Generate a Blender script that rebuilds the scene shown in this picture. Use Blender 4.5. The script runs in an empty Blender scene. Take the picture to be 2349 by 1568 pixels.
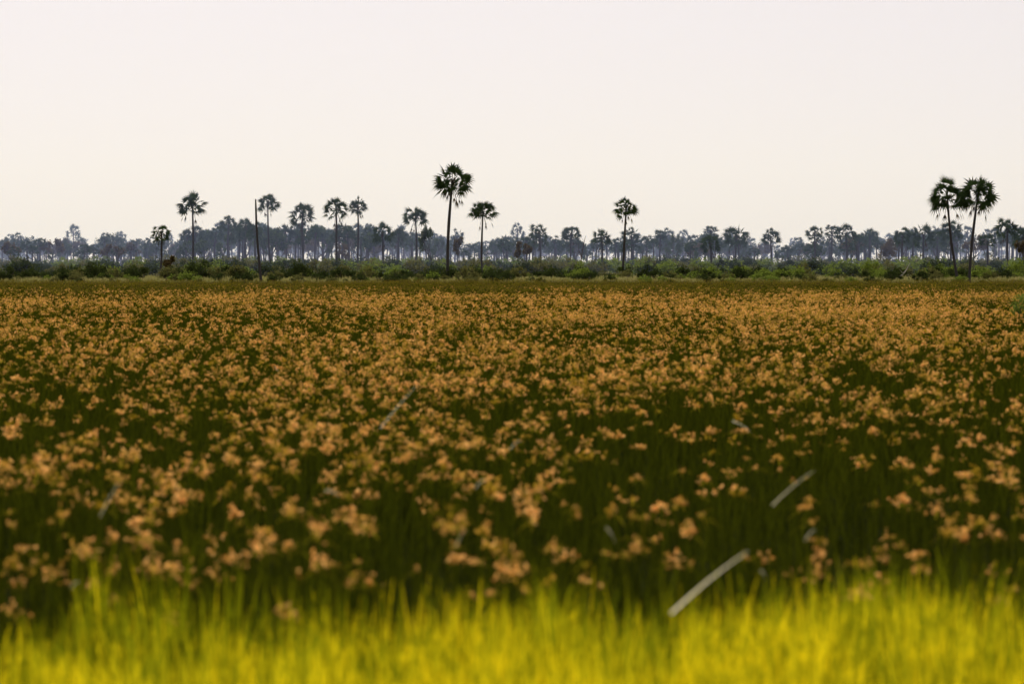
import bpy, math, random
import numpy as np
from mathutils import Vector, Matrix, noise
R = math.radians
scene = bpy.context.scene
scene.view_settings.view_transform='Standard'
scene.view_settings.look='None'
scene.view_settings.exposure=0
FP=6525.0; HY=603.0; CX=1174.5; CAMZ=3.9
SUN_EL=36; SUN_AZ=-10   # azimuth from +Y toward +X

# ---------------------------------------------------------------- materials
def leafmat(name, c1, c2, trans=0.35, tcol=None, gloss=0.0, rough=0.45, noise_scale=None, c3=None, nr=(.4,.62)):
    m=bpy.data.materials.new(name); m.use_nodes=True
    nt=m.node_tree; nt.nodes.clear(); N=nt.nodes.new; L=nt.links.new
    out=N('ShaderNodeOutputMaterial'); geo=N('ShaderNodeNewGeometry')
    mix=N('ShaderNodeMix'); mix.data_type='RGBA'
    mix.inputs['A'].default_value=(*c1,1); mix.inputs['B'].default_value=(*c2,1)
    L(geo.outputs['Random Per Island'], mix.inputs['Factor'])
    col=mix.outputs['Result']
    if noise_scale:
        nz=N('ShaderNodeTexNoise'); nz.inputs['Scale'].default_value=noise_scale; nz.inputs['Detail'].default_value=3
        L(geo.outputs['Position'], nz.inputs['Vector'])
        rp=N('ShaderNodeMapRange'); rp.inputs['From Min'].default_value=nr[0]; rp.inputs['From Max'].default_value=nr[1]
        L(nz.outputs['Fac'], rp.inputs['Value'])
        m2=N('ShaderNodeMix'); m2.data_type='RGBA'
        L(rp.outputs['Result'], m2.inputs['Factor']); L(col, m2.inputs['A']); m2.inputs['B'].default_value=(*(c3 or c2),1)
        col=m2.outputs['Result']
    d=N('ShaderNodeBsdfDiffuse'); L(col,d.inputs['Color'])
    t=N('ShaderNodeBsdfTranslucent')
    if tcol:
        mm=N('ShaderNodeMix'); mm.data_type='RGBA'; mm.blend_type='MULTIPLY'; mm.inputs['Factor'].default_value=1
        L(col,mm.inputs['A']); mm.inputs['B'].default_value=(*tcol,1); L(mm.outputs['Result'],t.inputs['Color'])
    else: L(col,t.inputs['Color'])
    ms=N('ShaderNodeMixShader'); ms.inputs[0].default_value=trans
    L(d.outputs[0],ms.inputs[1]); L(t.outputs[0],ms.inputs[2])
    last=ms
    if gloss>0:
        g=N('ShaderNodeBsdfGlossy'); g.inputs['Roughness'].default_value=rough; g.inputs['Color'].default_value=(.9,.9,.85,1)
        ms2=N('ShaderNodeMixShader'); ms2.inputs[0].default_value=gloss
        L(ms.outputs[0],ms2.inputs[1]); L(g.outputs[0],ms2.inputs[2]); last=ms2
    L(last.outputs[0],out.inputs['Surface'])
    return m
def barkmat(name,c1,c2,sc=3.0):
    m=bpy.data.materials.new(name); m.use_nodes=True
    nt=m.node_tree; b=nt.nodes['Principled BSDF']; N=nt.nodes.new; L=nt.links.new
    geo=N('ShaderNodeNewGeometry'); nz=N('ShaderNodeTexNoise'); nz.inputs['Scale'].default_value=sc; nz.inputs['Detail'].default_value=5
    L(geo.outputs['Position'],nz.inputs['Vector'])
    mix=N('ShaderNodeMix'); mix.data_type='RGBA'; mix.inputs['A'].default_value=(*c1,1); mix.inputs['B'].default_value=(*c2,1)
    L(nz.outputs['Fac'],mix.inputs['Factor']); L(mix.outputs['Result'],b.inputs['Base Color']); b.inputs['Roughness'].default_value=.9
    return m
M_palm=leafmat('palm_leaf',(.018,.034,.013),(.045,.07,.02),.22)
M_dry=leafmat('palm_dead_leaf',(.035,.028,.018),(.07,.05,.028),.2)
M_trunk=barkmat('palm_bark',(.018,.016,.015),(.045,.038,.033),4)
M_bark=barkmat('tree_bark',(.025,.02,.015),(.07,.055,.04),4)
M_deadwood=barkmat('dead_wood',(.03,.022,.02),(.07,.05,.04),2)
M_palewood=barkmat('bleached_wood',(.25,.22,.19),(.4,.36,.3),2)
M_leafA=leafmat('tree_leaf',(.028,.045,.014),(.065,.095,.024),.33)
M_leafB=leafmat('brown_tree_leaf',(.07,.05,.024),(.11,.085,.03),.35)
M_shD=leafmat('shrub_leaf_dark',(.022,.034,.011),(.052,.068,.018),.33)
M_shL=leafmat('shrub_leaf_light',(.09,.13,.02),(.19,.24,.04),.45)
M_shO=leafmat('shrub_leaf_olive',(.08,.09,.027),(.15,.14,.045),.4)
M_shG=leafmat('shore_grass',(.18,.18,.06),(.38,.32,.14),.45)
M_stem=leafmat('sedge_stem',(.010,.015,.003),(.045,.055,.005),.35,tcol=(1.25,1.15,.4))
M_head=leafmat('sedge_head',(.66,.29,.06),(.99,.55,.19),.6,noise_scale=2.2,c3=(.42,.25,.02),nr=(.46,.64))
M_headb=leafmat('sedge_bract',(.08,.085,.006),(.36,.28,.018),.6)
M_headf=leafmat('sedge_head_dark',(.045,.028,.018),(.12,.065,.032),.35,noise_scale=.5,c3=(.04,.038,.012))  # darker brown head colour, used only in the far sedge
M_grass=leafmat('marsh_grass',(.74,.58,.006),(.99,.78,.010),.6,noise_scale=5.5,c3=(.18,.20,.004),nr=(.45,.59))
M_grassg=leafmat('green_marsh_grass',(.08,.12,.004),(.36,.35,.006),.5)
M_pale=leafmat('pale_blade',(.75,.66,.45),(.9,.82,.6),.75,gloss=.05,rough=.3)

# ---------------------------------------------------------------- mesh helper
class MB:
    def __init__(s): s.v=[]; s.f=[]; s.m=[]
    def face(s,pts,mi):
        b=len(s.v); s.v.extend([tuple(p) for p in pts]); s.f.append(tuple(range(b,b+len(pts)))); s.m.append(mi)
    def strip(s,L,Rr,mi):
        b=len(s.v); n=len(L)
        for a,c in zip(L,Rr): s.v.append(tuple(a)); s.v.append(tuple(c))
        for i in range(n-1):
            s.f.append((b+2*i,b+2*i+1,b+2*i+3,b+2*i+2)); s.m.append(mi)
    def tube(s,pts,rad,mi,k=7):
        b=len(s.v); n=len(pts)
        for i,p in enumerate(pts):
            d=(pts[min(i+1,n-1)]-pts[max(i-1,0)]).normalized()
            a=d.cross(Vector((0.13,1,0.07))).normalized(); c=d.cross(a)
            for j in range(k):
                t=2*math.pi*j/k
                s.v.append(tuple(p+(a*math.cos(t)+c*math.sin(t))*rad[i]))
        for i in range(n-1):
            for j in range(k):
                s.f.append((b+i*k+j,b+i*k+(j+1)%k,b+(i+1)*k+(j+1)%k,b+(i+1)*k+j)); s.m.append(mi)
        s.f.append(tuple(b+(n-1)*k+j for j in range(k))); s.m.append(mi)
    def obj(s,name,mats,link=True,loc=(0,0,0)):
        me=bpy.data.meshes.new(name); me.from_pydata(s.v,[],s.f)
        for m in mats: me.materials.append(m)
        me.polygons.foreach_set('material_index',s.m); me.update()
        o=bpy.data.objects.new(name,me); o.location=loc
        if link: scene.collection.objects.link(o)
        return o
def rdir(rng):
    z=rng.uniform(-1,1); t=rng.uniform(0,2*math.pi); r=math.sqrt(1-z*z)
    return Vector((r*math.cos(t),r*math.sin(t),z))

# ---------------------------------------------------------------- palm
def fan(mb,rng,c,u,side,rad,spread,nb,mi,droop):
    nrm=u.cross(side).normalized(); pts=[]
    for i in range(nb*2+1):
        th=-spread+2*spread*i/(nb*2)
        d=u*math.cos(th)+side*math.sin(th)
        tip=(i%2==1)
        r=rad*(1-.22*abs(th)/1.9)*((1.0+rng.uniform(-.14,.12)) if tip else .42)
        p=c+d*r+nrm*(.10*rad*(1-math.cos(th*1.3)))
        p.z-=droop*(r/rad)**2*rad
        pts.append(p)
    for i in range(nb):
        mb.face([c,pts[2*i],pts[2*i+1],pts[2*i+2]],mi)
def palm(name,h,cr,seed,top=(0,0),bow=(0,0),nleaf=36,link=True,loc=(0,0,0),full=1.0,dead=6,tr=None):
    rng=random.Random(seed); mb=MB(); n=11; tr=(tr or .24)*.9
    C=Vector((top[0],top[1],h-cr*.98))
    pts=[];rad=[]
    for i in range(n):
        t=i/(n-1)
        p=Vector((C.x*t,C.y*t,-.6+(C.z+.6)*t)); p.x+=bow[0]*math.sin(math.pi*t); p.y+=bow[1]*math.sin(math.pi*t)
        pts.append(p); rad.append(tr*(1.15-.42*t+.16*math.exp(-((t-.62)/.16)**2))*(1+.35*math.exp(-t*14)))
    mb.tube(pts,rad,0,8)
    ga=math.pi*(3-math.sqrt(5))
    asym=rng.uniform(0,6.28)
    for i in range(nleaf):
        t=(i+.5)/nleaf
        el=math.asin(max(-1,min(1,1-1.62*t*full)))+rng.uniform(-.22,.22)
        az=i*ga+rng.uniform(-.45,.45)
        u=Vector((math.cos(az)*math.cos(el),math.sin(az)*math.cos(el),math.sin(el)))
        inner=rng.random()<.18 and el>-.1
        lk=1+.07*math.cos(az-asym)
        pl=cr*(rng.uniform(.15,.38) if inner else rng.uniform(.44,.68))*lk; fr=cr*rng.uniform(.38,.54)
        e=C+u*pl; e.z-=.06*pl
        w=.03
        s0=u.cross(Vector((0,0,1)))
        if s0.length<.05: s0=Vector((1,0,0))
        s0.normalize()
        mb.face([C-s0*w,C+s0*w,e+s0*w*.7,e-s0*w*.7],1)
        q=Matrix.Rotation(rng.uniform(-1.2,1.2),3,u)
        side=(q@s0).normalized()
        u2=(u+Vector((0,0,-.25 if el<.6 else 0))).normalized()
        side=(side-u2*side.dot(u2)).normalized()
        fan(mb,rng,e,u2,side,fr,rng.uniform(1.3,1.9),rng.randint(8,11),1,rng.uniform(.05,.28))
    for i in range(dead):
        az=rng.uniform(0,2*math.pi); el=R(rng.uniform(-82,-50))
        u=Vector((math.cos(az)*math.cos(el),math.sin(az)*math.cos(el),math.sin(el)))
        pl=cr*rng.uniform(.5,.95); e=C+u*pl+Vector((math.cos(az),math.sin(az),0))*.1*cr
        s0=Vector((-math.sin(az),math.cos(az),0)); w=.035
        mb.face([C-s0*w,C+s0*w,e+s0*w,e-s0*w],2)
        fan(mb,rng,e,(u+Vector((0,0,-1.0))).normalized(),s0,cr*rng.uniform(.28,.42),rng.uniform(.3,.55),5,2,.1)
    for i in range(14):
        d=rdir(rng); p=C+d*cr*.12; a=d.cross(Vector((.2,.3,1))).normalized()*cr*.06
        mb.face([C-a,C+a,p+a*.5+d*cr*.14,p-a*.5+d*cr*.14],2)
    return mb.obj(name,[M_trunk,M_palm,M_dry],link,loc)

# ---------------------------------------------------------------- broadleaf tree
def leafcloud(mb,rng,c,r,n,ls,mi,flat=.75):
    for _ in range(n):
        d=rdir(rng); rr=r*(rng.random()**.45)
        p=c+Vector((d.x*rr,d.y*rr,d.z*rr*flat))
        a=rdir(rng); b=a.cross(rdir(rng))
        if b.length<.1: continue
        b.normalize(); s=ls*rng.uniform(.6,1.4)
        mb.face([p-a*s,p+b*s*.45,p+a*s,p-b*s*.45],mi)
def tree(name,h,w,seed,leaf=None,link=True,loc=(0,0,0),dens=1.0,ls=.17,spread=1.0):
    rng=random.Random(seed); mb=MB(); leaf=leaf or M_leafA
    ends=[]
    def grow(p,d,L,r,lev):
        pts=[p];rad=[r];q=p.copy();dd=d.copy()
        for i in range(4):
            dd=(dd+rdir(rng)*.22+Vector((0,0,.05))).normalized(); q=q+dd*L/4; pts.append(q.copy()); rad.append(r*(1-.12*(i+1)))
        mb.tube(pts,rad,0,6)
        if lev==0: ends.append((q,L)); return
        k=3 if lev>1 else rng.randint(2,4)
        for i in range(k):
            az=rng.uniform(0,6.28); tilt=rng.uniform(.35,.95)*spread
            a=dd.cross(Vector((math.cos(az),math.sin(az),.1))).normalized()
            nd=(Matrix.Rotation(tilt,3,a)@dd).normalized()
            grow(pts[rng.choice([3,4,4])] if i else q,nd,L*rng.uniform(.6,.85),r*.58,lev-1)
    nst=rng.choice([1,1,2])
    for k in range(nst):
        grow(Vector((k*.25,0,-.5)),Vector((rng.uniform(-.3,.3),rng.uniform(-.3,.3),1)).normalized(),h*.34,h*.024,3)
    zs=max(e.z for e,_ in ends); xs=max(1e-3,max(max(abs(e.x),abs(e.y)) for e,_ in ends))
    for e,L in ends:
        leafcloud(mb,rng,e,h*.085*rng.uniform(.7,1.35),int(46*dens),ls,1)
    sx=(w/2)/(xs+h*.08); sz=h/(zs+h*.07)
    mb.v=[(x*sx,y*sx,z*sz) if z>0 else (x*sx,y*sx,z) for x,y,z in mb.v]
    return mb.obj(name,[M_bark,leaf],link,loc)
def shrub(name,w,h,seed,leaf,link=True,loc=(0,0,0),n=900,ls=.13):
    rng=random.Random(seed); mb=MB()
    for i in range(9):
        az=rng.uniform(0,6.28); d=Vector((math.cos(az)*.6,math.sin(az)*.6,1)); e=Vector((d.x*w*.5,d.y*w*.5,h*rng.uniform(.5,.85)))
        mb.tube([Vector((0,0,-.3)),e*.5+rdir(rng)*.1,e],[.05,.035,.015],0,4)
    k=12
    for i in range(k):
        az=rng.uniform(0,6.28); rr=w*.36*math.sqrt(rng.random()); 
        top=h*(1-.45*(rr/(w*.4))**2)
        z=rng.uniform(.25,.95)*top-.1
        leafcloud(mb,rng,Vector((math.cos(az)*rr,math.sin(az)*rr,max(.2,z))),min(w,h)*rng.uniform(.16,.3),n//k,ls,1,.85)
    for i in range(25):
        az=rng.uniform(0,6.28); rr=w*.42*math.sqrt(rng.random()); z=h*rng.uniform(.7,1.12)*(1-.5*(rr/(w*.42))**2)
        p=Vector((math.cos(az)*rr,math.sin(az)*rr,z)); leafcloud(mb,rng,p,.22,8,ls*.9,1,1.5)
    return mb.obj(name,[M_bark,leaf],link,loc)

# ---------------------------------------------------------------- terrain
def gz(x,y):
    def sm(a,b,t):
        t=max(0,min(1,(t-a)/(b-a))); return t*t*(3-2*t)
    e=6*noise.noise(Vector((x*.012,3.1,0)))
    z=1.0*sm(416+e,436+e,y)+.8*sm(440,600,y)
    if y>416: z+=.25*noise.noise(Vector((x*.04,y*.04,0)))*sm(430,470,y)
    return z
def build_ground():
    ys=list(np.arange(-60,400,20))+list(np.arange(400,620,5))+list(np.arange(620,1200,40))+[1200,1500,2000,3000,4500,7000,10000]
    xs=sorted(set([-9000,-5000,-3000,-1500,-800,-400]+list(np.arange(-240,241,10))+[400,800,1500,3000,5000,9000]))
    v=[(float(x),float(y),gz(x,y)) for y in ys for x in xs]; nx=len(xs)
    f=[(j*nx+i,j*nx+i+1,(j+1)*nx+i+1,(j+1)*nx+i) for j in range(len(ys)-1) for i in range(nx-1)]
    me=bpy.data.meshes.new('ground'); me.from_pydata(v,[],f)
    for p in me.polygons: p.use_smooth=True
    m=bpy.data.materials.new('ground_soil'); m.use_nodes=True; nt=m.node_tree; nt.nodes.clear(); N=nt.nodes.new; L=nt.links.new
    b=N('ShaderNodeBsdfDiffuse'); o=N('ShaderNodeOutputMaterial'); L(b.outputs[0],o.inputs[0])
    geo=N('ShaderNodeNewGeometry'); sep=N('ShaderNodeSeparateXYZ'); L(geo.outputs['Position'],sep.inputs[0])
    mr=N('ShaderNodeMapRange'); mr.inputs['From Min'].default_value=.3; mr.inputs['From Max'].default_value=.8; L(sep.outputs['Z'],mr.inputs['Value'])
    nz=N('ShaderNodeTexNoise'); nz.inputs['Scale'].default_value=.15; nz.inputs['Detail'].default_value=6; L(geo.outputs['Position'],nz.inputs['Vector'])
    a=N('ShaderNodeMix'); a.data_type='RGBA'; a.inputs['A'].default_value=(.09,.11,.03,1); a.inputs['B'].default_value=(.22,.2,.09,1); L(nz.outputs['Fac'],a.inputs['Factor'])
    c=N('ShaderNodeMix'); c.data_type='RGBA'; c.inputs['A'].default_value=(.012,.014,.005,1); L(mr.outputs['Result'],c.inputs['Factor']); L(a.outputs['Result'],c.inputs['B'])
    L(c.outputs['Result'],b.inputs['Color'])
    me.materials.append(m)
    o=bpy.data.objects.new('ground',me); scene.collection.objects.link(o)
build_ground()

# ---------------------------------------------------------------- scatter (geometry nodes)
def scatter(name,pts,rz,sc,vi,objs):
    coll=bpy.data.collections.new(name+'_parts')
    for o in objs: coll.objects.link(o)
    me=bpy.data.meshes.new(name); me.from_pydata(pts,[],[])
    a=me.attributes.new('rz','FLOAT','POINT'); a.data.foreach_set('value',rz)
    a=me.attributes.new('sc','FLOAT_VECTOR','POINT'); a.data.foreach_set('vector',[c for s in sc for c in s])
    a=me.attributes.new('vi','INT','POINT'); a.data.foreach_set('value',vi)
    ob=bpy.data.objects.new(name,me); scene.collection.objects.link(ob)
    ng=bpy.data.node_groups.new(name,'GeometryNodeTree')
    ng.interface.new_socket('Geometry',in_out='INPUT',socket_type='NodeSocketGeometry')
    ng.interface.new_socket('Geometry',in_out='OUTPUT',socket_type='NodeSocketGeometry')
    N=ng.nodes.new; L=ng.links.new
    gi=N('NodeGroupInput'); go=N('NodeGroupOutput'); ip=N('GeometryNodeInstanceOnPoints'); ci=N('GeometryNodeCollectionInfo')
    ci.inputs['Collection'].default_value=coll; ci.inputs['Separate Children'].default_value=True; ci.inputs['Reset Children'].default_value=True
    def na(n,t):
        x=N('GeometryNodeInputNamedAttribute'); x.data_type=t; x.inputs['Name'].default_value=n; return x.outputs['Attribute']
    cb=N('ShaderNodeCombineXYZ'); L(na('rz','FLOAT'),cb.inputs['Z'])
    L(gi.outputs[0],ip.inputs['Points']); L(ci.outputs[0],ip.inputs['Instance']); ip.inputs['Pick Instance'].default_value=True
    L(na('vi','INT'),ip.inputs['Instance Index']); L(cb.outputs[0],ip.inputs['Rotation']); L(na('sc','FLOAT_VECTOR'),ip.inputs['Scale'])
    L(ip.outputs[0],go.inputs[0])
    md=ob.modifiers.new('instances','NODES'); md.node_group=ng
    return ob

# ---------------------------------------------------------------- sedge clumps
def blade(mb,rng,p,h,w,lean,az,mi,seg=3,curl=1.6):
    d=Vector((math.cos(az),math.sin(az),0)); fa=rng.uniform(0,math.pi); s=Vector((math.cos(fa),math.sin(fa),0))
    A=[];B=[]
    for i in range(seg+1):
        t=i/seg
        q=p+d*lean*(t**curl)+Vector((0,0,h*t*(1-.12*lean*t)))
        ww=w*(1-t**2*.85); A.append(q-s*ww/2); B.append(q+s*ww/2)
    mb.strip(A,B,mi)
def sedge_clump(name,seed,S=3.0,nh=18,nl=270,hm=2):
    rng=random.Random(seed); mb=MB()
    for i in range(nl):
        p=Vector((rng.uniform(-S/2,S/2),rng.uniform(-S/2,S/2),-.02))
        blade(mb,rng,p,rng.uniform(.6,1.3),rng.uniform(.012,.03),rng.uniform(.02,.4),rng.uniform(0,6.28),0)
    cl=[(rng.uniform(-S/2,S/2),rng.uniform(-S/2,S/2)) for _ in range(max(2,nh//5))]
    for i in range(nh):
        if rng.random()<.45:
            c=rng.choice(cl); x=c[0]+rng.gauss(0,.17); y=c[1]+rng.gauss(0,.17)
        else: x=rng.uniform(-S/2,S/2); y=rng.uniform(-S/2,S/2)
        h=rng.uniform(.65,1.45); az=rng.uniform(0,6.28); ln=rng.uniform(0,.25)
        blade(mb,rng,Vector((x,y,0)),h,.012,ln,az,0,3,1.4)
        top=Vector((x+math.cos(az)*ln,y+math.sin(az)*ln,h))
        hs=rng.choice([.35,.45,.6,.75,.95,1.2])
        wide=rng.uniform(.8,1.6)
        for k in range(rng.randint(5,9)):
            a=rng.uniform(0,6.28); d=Vector((math.cos(a),math.sin(a),0)); s=Vector((-d.y,d.x,0)); L=rng.uniform(.10,.28)
            el=rng.uniform(-.1,1.0)
            A=[];B=[]
            for j in range(3):
                t=j/2; q=top+d*L*t*math.cos(el)+Vector((0,0,L*(t*math.sin(el)-.5*t*t)))
                w=.018*(1-t*.8); A.append(q-s*w/2); B.append(q+s*w/2)
            mb.strip(A,B,1)
        nr=rng.randint(4,11)
        for k in range(nr):
            a=rng.uniform(0,6.28); el=rng.uniform(-.1,1.45); d=Vector((math.cos(a)*math.cos(el),math.sin(a)*math.cos(el),math.sin(el)))
            rl=rng.uniform(.03,.13)*hs*wide; e=top+d*rl
            b0=Vector((-math.sin(a),math.cos(a),0))*.003
            mb.face([top-b0,top+b0,e+b0,e-b0],1)
            for q in range(5):
                r=rdir(rng); pp=e+r*.022*hs; b=r.cross(rdir(rng))
                if b.length<.1: continue
                b.normalize(); l=rng.uniform(.020,.036)*hs
                mb.face([pp-r*l*.6,pp+b*l*.36,pp+r*l,pp-b*l*.36],2)
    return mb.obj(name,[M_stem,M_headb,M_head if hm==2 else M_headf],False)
near=[sedge_clump('sedge_clump',100+i,nh=[4,8,13,19,26,35][i]) for i in range(6)]
far=[sedge_clump('dark_sedge_clump',200+i,nh=18,hm=3) for i in range(3)]
rng=random.Random(5)
def field(y0,y1,nobj,step=2.7):
    P=[];Z=[];S=[];V=[]
    y=y0
    while y<y1:
        half=.18*1.3*y+9
        x=-half
        while x<half:
            px=x+rng.uniform(-.7,.7); py=y+rng.uniform(-.7,.7)
            n=noise.noise(Vector((px*.05,py*.03,7)))
            n2=noise.noise(Vector((px*.16,py*.10,1)))+.5*noise.noise(Vector((px*.03,py*.02,9)))
            P.append((px,py,gz(px,py)*.35 -.03)); Z.append(rng.uniform(0,6.28))
            S.append((1.05,1.05,(1+.17*n+.09*rng.uniform(-1,1))))
            k=nobj; V.append(max(0,min(k-1,int((n2*1.2+.47+rng.uniform(-.25,.25))*k))))
            x+=step
        y+=step
    return P,Z,S,V
P,Z,S,V=field(22.5,424,6)
A=[[],[],[],[]];B=[[],[],[],[]]
for i,p in enumerate(P):
    if p[1]<25.3+.3*p[0]+1.0*noise.noise(Vector((p[0]*.35,0,2))): continue
    lim=262+45*noise.noise(Vector((p[0]*.02,p[1]*.01,4)))+rng.uniform(-70,50)
    T=A if p[1]<lim else B
    T[0].append(p);T[1].append(Z[i]);T[2].append(S[i]);T[3].append(V[i] if T is A else rng.randrange(3))
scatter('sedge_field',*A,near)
scatter('dark_sedge_belt',*B,far)  # far belt of the field, clumps with the darker brown heads

# ---------------------------------------------------------------- foreground grass
def grass_clump(name,seed,S,n,h0,h1,mats,w=(.008,.02)):
    rng=random.Random(seed); mb=MB()
    tuft=[(rng.uniform(-S/2,S/2),rng.uniform(-S/2,S/2),rng.uniform(.75,1.18)) for _ in range(9)]
    for i in range(n):
        if rng.random()<.68:
            c=rng.choice(tuft); p=Vector((c[0]+rng.gauss(0,.06),c[1]+rng.gauss(0,.06),-.02)); k=c[2]
        else: p=Vector((rng.uniform(-S/2,S/2),rng.uniform(-S/2,S/2),-.02)); k=.85
        blade(mb,rng,p,rng.uniform(h0,h1)*k,rng.uniform(*w),rng.uniform(.02,.22)*h1,rng.uniform(0,6.28),0 if rng.random()<.82 else len(mats)-1,4,1.8)
    return mb.obj(name,mats,False)
gc=[grass_clump('grass_clump',300+i,1.3,360,.7,1.25,[M_grass,M_grassg]) for i in range(5)]
gg=[grass_clump('green_grass_clump',320+i,1.3,300,.7,1.2,[M_grassg,M_grass]) for i in range(3)]
P=[];Z=[];S=[];V=[]
y=9.0
while y<30:
    x=-(.18*1.3*y+5)
    while x<.18*1.3*y+5:
        px=x+rng.uniform(-.35,.35);py=y+rng.uniform(-.35,.35)
        edge=25.0+.36*px+1.3*noise.noise(Vector((px*.45,0,2)))
        if py<edge+1.0:
            s=(1+.015*px)*(1+.14*noise.noise(Vector((px*.8,py*.5,0))))
            if py>edge-1.5:
                s*=rng.uniform(.72,1.08)
            P.append((px,py,0)); Z.append(rng.uniform(0,6.28))
            S.append((1,1,s))
            pg=.9 if py>edge-.8 else (.6 if py>edge-2.6 else .2)
            V.append((len(gc)+rng.randrange(len(gg))) if rng.random()<pg else rng.randrange(len(gc)))
        x+=1.15
    y+=1.15
scatter('foreground_grass',P,Z,S,V,gc+gg)

# ---------------------------------------------------------------- pale dry blades leaning over the sedge
def at(px,py,d): return Vector(((px-CX)/FP*d,d,CAMZ-(py-HY)/FP*d))
mb=MB()
def pale(p0,p1,w,sag=.1):
    A=[];B=[];n=8
    for i in range(n+1):
        t=i/n; q=p0.lerp(p1,t); q.z+=sag*math.sin(math.pi*t); 
        ww=w*(1.0-.75*t)
        A.append(q-Vector((0,.3,1)).normalized()*ww/2); B.append(q+Vector((0,.3,1)).normalized()*ww/2)
    mb.strip(A,B,0)
for (x0,y0,x1,y1,d) in [(1540,1408,1715,1266,20.5),(872,982,960,880,38),(1772,1160,1868,1080,27),(228,1185,272,1105,26),(1680,965,1722,990,38),(1090,1120,1112,1100,29),(745,1125,778,1138,29),(1170,1030,1195,1010,33),(1390,1210,1412,1245,25),(1045,1255,1068,1215,25),(1848,1240,1872,1215,25),(630,840,640,858,60),(1480,820,1484,832,60),(1745,1310,1760,1330,24),(160,1350,178,1335,23)]:
    p0=at(x0,y0,d);p1=at(x1,y1,d+.3)
    pale(p0,p1,.022 if d<22 else .011,.02)
    b=Vector((p0.x-.08,p0.y,0)); A_=[b-Vector((.005,0,0)),p0-Vector((.005,0,0))];B_=[b+Vector((.005,0,0)),p0+Vector((.005,0,0))]; mb.strip(A_,B_,1)
mb.obj('dry_reed_blades',[M_pale,M_stem])

# ---------------------------------------------------------------- hero palms
def place(px,d): return (px-CX)/FP*d
def hpx(x0,ytop,bx,d,cw,seed,bow=0,nleaf=38,full=1.0,dead=6,tr=.22):
    X=place(bx,d); g=gz(X,d); ztop=CAMZ-(ytop-HY)/FP*d
    palm('palm_tree',ztop-g,cw/FP*d/2*1.18,seed,top=((x0-bx)/FP*d,0),bow=(bow/FP*d,0),loc=(X,d,g),nleaf=nleaf,full=full,dead=dead,tr=tr)
heroes=[(1038,368,1027,450,86,1,-4,52,1.0,9,.26),(442,436,441,520,64,2,2,44,.92,5,.22),(615,438,624,560,50,3,-3,40,1.0,5,.19),
(694,458,700,570,60,4,-3,48,1.0,7,.22),(772,448,772,520,58,5,0,42,.9,6,.22),(821,447,817,550,44,6,3,38,1.05,7,.2),
(953,467,950,540,58,7,4,40,.85,5,.2),(1108,452,1106,480,62,8,-2,42,.8,4,.18),(1436,446,1427,470,56,9,0,42,1.0,8,.2),
(2172,402,2200,430,86,10,-4,50,.98,7,.2),(2243,393,2222,430,88,11,-3,52,1.05,8,.22)]
for h in heroes: hpx(*h)
mids=[(371,510,366,480,46),(450,512,446,640,44),(495,515,494,640,38),(525,490,524,620,42),(560,502,558,640,40),(877,506,880,540,52),(914,518,912,600,36),(848,512,846,640,36),
(1236,508,1238,570,44),(1310,512,1308,580,44),(1380,520,1378,540,48),(1448,516,1446,600,44),(1482,534,1480,640,36),(1515,522,1516,620,36),(1630,511,1630,640,38),(1629,532,1630,530,52),
(1688,508,1686,580,60),(1767,520,1766,580,46),(1868,512,1870,580,42),(1908,511,1906,600,36),(1940,509,1942,580,50),(1995,520,1993,620,42),(2070,516,2070,560,44),(2118,506,2116,560,58),(2180,498,2178,560,58),
(2265,530,2266,530,44),(2310,494,2312,510,58),(1140,542,1140,700,40),(1275,540,1275,660,42),(1835,552,1835,660,34),(1590,534,1588,680,36),(655,508,655,640,46),(628,520,626,660,42),(738,515,738,660,42),(2345,520,2344,520,52),(790,505,788,620,42),(1345,560,1345,700,30),
(1225,530,1224,620,40),(1800,560,1800,680,36),(2095,530,2094,600,44),(2150,522,2152,600,46),(1965,530,1966,620,40),(430,520,428,640,40),(470,530,470,660,36),(680,520,680,640,44),(1165,552,1166,700,34)]
for i,(x,yt,b,d,w) in enumerate(mids):
    rr=random.Random(i*7)
    hpx(x,yt,b,d,w,50+i,rr.uniform(-3,3),36,rr.uniform(.8,1.1),rr.randint(3,6),.2)

# dead standing trunk
d=432; X=place(600,d); g=gz(X,d); mb=MB()
H=CAMZ-(457-HY)/FP*d-g
pts=[Vector(((-13*t**1.3)/FP*d - .25*math.sin(math.pi*t),0,-.5+(H+.5)*t)) for t in [i/9 for i in range(10)]]
mb.tube(pts,[.23,.21,.2,.19,.18,.175,.17,.16,.15,.1],0,8)
mb.obj('dead_palm_trunk',[M_trunk],loc=(X,d,g))

mb=MB(); d=500; X=place(1330,d); g=gz(X,d)
mb.tube([Vector((0,0,-.4)),Vector((.1,0,2.5)),Vector((.5,.1,5)),Vector((1.0,.1,7.4))],[.16,.12,.09,.03],0,6)
mb.tube([Vector((.3,0,3.6)),Vector((-.2,0,5)),Vector((-.3,0,6.2))],[.08,.05,.02],0,5)
mb.tube([Vector((.6,.1,5.4)),Vector((.6,.3,6.4)),Vector((.5,.3,7.0))],[.05,.035,.015],0,5)
mb.obj('dead_tree',[M_deadwood],loc=(X,d,g))
mb=MB(); d=455; X=place(2055,d); g=gz(X,d)
mb.tube([Vector((0,0,.2)),Vector((1,.2,.9)),Vector((1.7,.4,1.7)),Vector((2.3,.4,2.9))],[.14,.12,.08,.03],0,6)
mb.tube([Vector((1.2,.2,1.1)),Vector((.6,0,1.8))],[.06,.02],0,5)
mb.obj('fallen_branch',[M_palewood],loc=(X,d,g))

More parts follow.
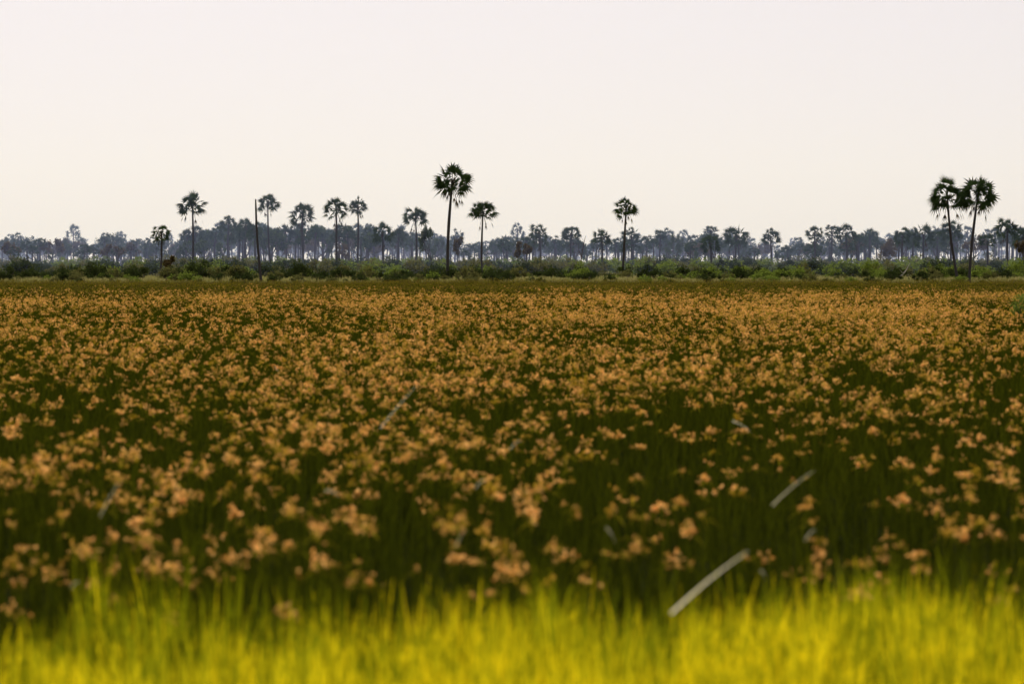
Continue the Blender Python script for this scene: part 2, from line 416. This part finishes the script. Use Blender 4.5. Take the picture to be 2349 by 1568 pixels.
def tpx(x,yt,d,w,seed,leaf=None,name='broadleaf_tree',spread=1.0,dens=1.0):
    X=place(x,d); g=gz(X,d); h=CAMZ-(yt-HY)/FP*d-g
    tree(name,h,w/FP*d,seed,leaf,loc=(X,d,g),spread=spread,dens=dens)
for i,t in enumerate([(994,512,520,70),(1060,540,540,66,M_leafB),(1215,552,520,74,M_leafB),(787,556,600,64,M_leafB),(225,530,700,64),(270,533,720,64),(640,550,660,64,M_leafB),(1550,535,620,66),(1605,545,660,50),
   (2030,545,580,60,M_leafB),(2335,548,480,60,M_leafB),(30,540,740,60),(740,520,660,60),(410,565,640,40),(1955,550,620,50),(385,585,470,44,M_leafB),(150,545,700,60),(330,560,680,50),(85,548,720,50)]):
    tpx(t[0],t[1],t[2],t[3],400+i,t[4] if len(t)>4 else None,dens=2.2 if t[2]<560 else 1.0)

# distant tree line
vp=[palm('distant_palm',9.5,2.2,600+i,top=(random.Random(i).uniform(-.6,.6),0),nleaf=26,link=False,dead=3,tr=.2,full=[.85,.95,1.0,1.1][i%4]) for i in range(6)]
vt=[tree('distant_round_tree',8.5,7.5,620+i,[M_leafA,M_leafA,M_leafB][i%3],link=False,ls=.24,dens=.85) for i in range(4)]
rng=random.Random(77)
P=[];Z=[];S=[];V=[]
def skyl(px):
    k=[(-400,543),(0,543),(340,556),(420,540),(520,514),(640,514),(750,520),(900,530),(1100,550),(1300,545),(1500,542),(1620,546),(1750,556),(1850,558),(1950,540),(2080,530),(2200,528),(2349,528),(2800,535)]
    for (a,b),(c,e) in zip(k,k[1:]):
        if a<=px<=c: return b+(e-b)*(px-a)/(c-a)
    return 545
for i in range(1080):
    d=rng.uniform(590,950) if i<670 else rng.uniform(950,1700); px=rng.uniform(-420,2770)
    X=place(px,d)
    g=gz(X,d); t=skyl(px)+rng.gauss(1,11)+ (d-700)*.012
    h=CAMZ-(t-HY)/FP*d-g
    isp=rng.random()<.74
    if d>1000: h=min(h,rng.uniform(7,13))
    h=max(4,h)
    P.append((X,d,g)); Z.append(rng.uniform(0,6.28)); 
    if isp: s=h/9.5; V.append(rng.randrange(6)); w=.7+.3*s; S.append((w,w,s))
    else: s=h/8.5*.93; V.append(6+rng.randrange(4)); S.append((s,s,s))
scatter('distant_tree_line',P,Z,S,V,vp+vt)

# ---------------------------------------------------------------- shrubs
for i,(x,yt,d,w,mt,n) in enumerate([(216,594,450,44,0,1100),(322,600,445,62,0,1400),(455,586,450,62,0,1500),(690,598,450,64,0,1500),(15,606,440,60,0,1300),(152,620,435,46,0,900),(1032,606,450,46,0,900),
   (1998,596,460,62,1,1500),(2142,598,470,56,1,1300),(1840,600,470,44,2,900),(1620,616,440,76,0,1200),(2050,612,440,50,0,900),(2330,590,470,70,1,1500),(545,604,455,50,2,1000),(1320,596,480,60,1,1200),
   (865,592,520,44,1,900),(915,616,438,44,0,900),(1190,612,450,60,2,1000),(430,622,432,46,1,900),(1700,606,470,60,1,1100),(1430,604,470,60,0,1000),(2110,622,434,60,0,900),(385,606,445,50,2,1000)]):
    X=place(x,d); g=gz(X,d); h=CAMZ-(yt-HY)/FP*d-g
    shrub('shrub',w/FP*d*1.15,max(.9,h),700+i,[M_shD,M_shL,M_shO][mt],loc=(X,d,g),n=n)
sv=[shrub('belt_shrub',3.2,2.1,800+i,[M_shD,M_shL,M_shO,M_shL,M_shD,M_shO][i],False,n=700) for i in range(6)]
P=[];Z=[];S=[];V=[]
for i in range(1900):
    r=rng.random(); d=424+260*r**1.2; px=rng.uniform(-450,2800); X=place(px,d)
    if d<450 and rng.random()<.2: continue
    s=rng.uniform(.35,1.2)*(.7 if d<445 else 1)*(1.4 if d>490 else 1)
    P.append((X,d,gz(X,d)-.05)); Z.append(rng.uniform(0,6.28)); S.append((s*1.2,s*1.2,s)); 
    lf=px<1200
    V.append(rng.choice([0,2,1,4,5,4] if lf else [1,3,5,0,0,4]))
scatter('shrub_belt',P,Z,S,V,sv)
sg=[grass_clump('shore_grass_clump',900+i,4.0,420,.35,.95,[M_shG,M_shL],w=(.02,.05)) for i in range(3)]
P=[];Z=[];S=[];V=[]
y=421.0
while y<560:
    x=-.18*1.35*y
    while x<.18*1.35*y:
        px=x+rng.uniform(-1,1);py=y+rng.uniform(-1,1)
        P.append((px,py,gz(px,py))); Z.append(rng.uniform(0,6.28)); s=rng.uniform(.5,1.1); S.append((1,1,s)); V.append(rng.randrange(3))
        x+=4 if y<470 else 6
    y+=4 if y<470 else 7
scatter('shore_grass',P,Z,S,V,sg)
X=place(2350,165); shrub('reed_bush',1.9,2.3,990,M_shL,loc=(X,165,0),n=1100,ls=.07)

# ---------------------------------------------------------------- haze
def haze():
    mb=MB(); x0,x1,y0,y1,z0,z1=-2500,2500,470,3500,-3,120
    c=[Vector((x,y,z)) for z in (z0,z1) for y in (y0,y1) for x in (x0,x1)]
    mb.v=[tuple(p) for p in c]; mb.f=[(0,2,3,1),(4,5,7,6),(0,1,5,4),(2,6,7,3),(0,4,6,2),(1,3,7,5)]; mb.m=[0]*6
    m=bpy.data.materials.new('haze_air'); m.use_nodes=True; nt=m.node_tree; nt.nodes.clear()
    o=nt.nodes.new('ShaderNodeOutputMaterial'); v=nt.nodes.new('ShaderNodeVolumeScatter')
    v.inputs['Color'].default_value=(.46,.57,1.0,1); v.inputs['Density'].default_value=.0007; v.inputs['Anisotropy'].default_value=.2
    nt.links.new(v.outputs[0],o.inputs['Volume'])
    mb.obj('haze',[m])
haze()

# ---------------------------------------------------------------- sky, sun
w=bpy.data.worlds.new('World'); scene.world=w; w.use_nodes=True; nt=w.node_tree
bg=nt.nodes['Background']; sky=nt.nodes.new('ShaderNodeTexSky'); sky.sky_type='NISHITA'; sky.sun_disc=False
sky.sun_elevation=R(SUN_EL); sky.sun_rotation=R(SUN_AZ); sky.dust_density=2.0; sky.air_density=1.0; sky.ozone_density=1.5
hs=nt.nodes.new('ShaderNodeHueSaturation'); hs.inputs['Saturation'].default_value=.08; hs.inputs['Value'].default_value=.1
gm=nt.nodes.new('ShaderNodeGamma'); gm.inputs[1].default_value=.2
mx=nt.nodes.new('ShaderNodeMix'); mx.data_type='RGBA'; mx.blend_type='MULTIPLY'; mx.inputs['Factor'].default_value=1; mx.inputs['B'].default_value=(8.35,7.8,8.0,1)
nt.links.new(sky.outputs[0],hs.inputs['Color']); nt.links.new(hs.outputs[0],gm.inputs[0]); nt.links.new(gm.outputs[0],mx.inputs['A']); nt.links.new(mx.outputs['Result'],bg.inputs['Color'])
bg.inputs['Strength'].default_value=.1
sd=Vector((math.sin(R(SUN_AZ))*math.cos(R(SUN_EL)),math.cos(R(SUN_AZ))*math.cos(R(SUN_EL)),math.sin(R(SUN_EL))))
ld=bpy.data.lights.new('sun','SUN'); ld.energy=5.0; ld.angle=R(.5); ld.color=(1,.94,.83)
lo=bpy.data.objects.new('sun',ld); lo.rotation_euler=sd.to_track_quat('Z','Y').to_euler(); lo.location=(0,0,50); scene.collection.objects.link(lo)

cd=bpy.data.cameras.new('camera'); cd.lens=100; cd.sensor_width=36; cd.clip_end=20000; cd.clip_start=.5
cd.dof.use_dof=True; cd.dof.focus_distance=460; cd.dof.aperture_fstop=1.4
co=bpy.data.objects.new('camera',cd); co.location=(0,0,CAMZ); co.rotation_euler=(R(90)-math.atan((784-HY)/FP),0,0)
scene.collection.objects.link(co); scene.camera=co
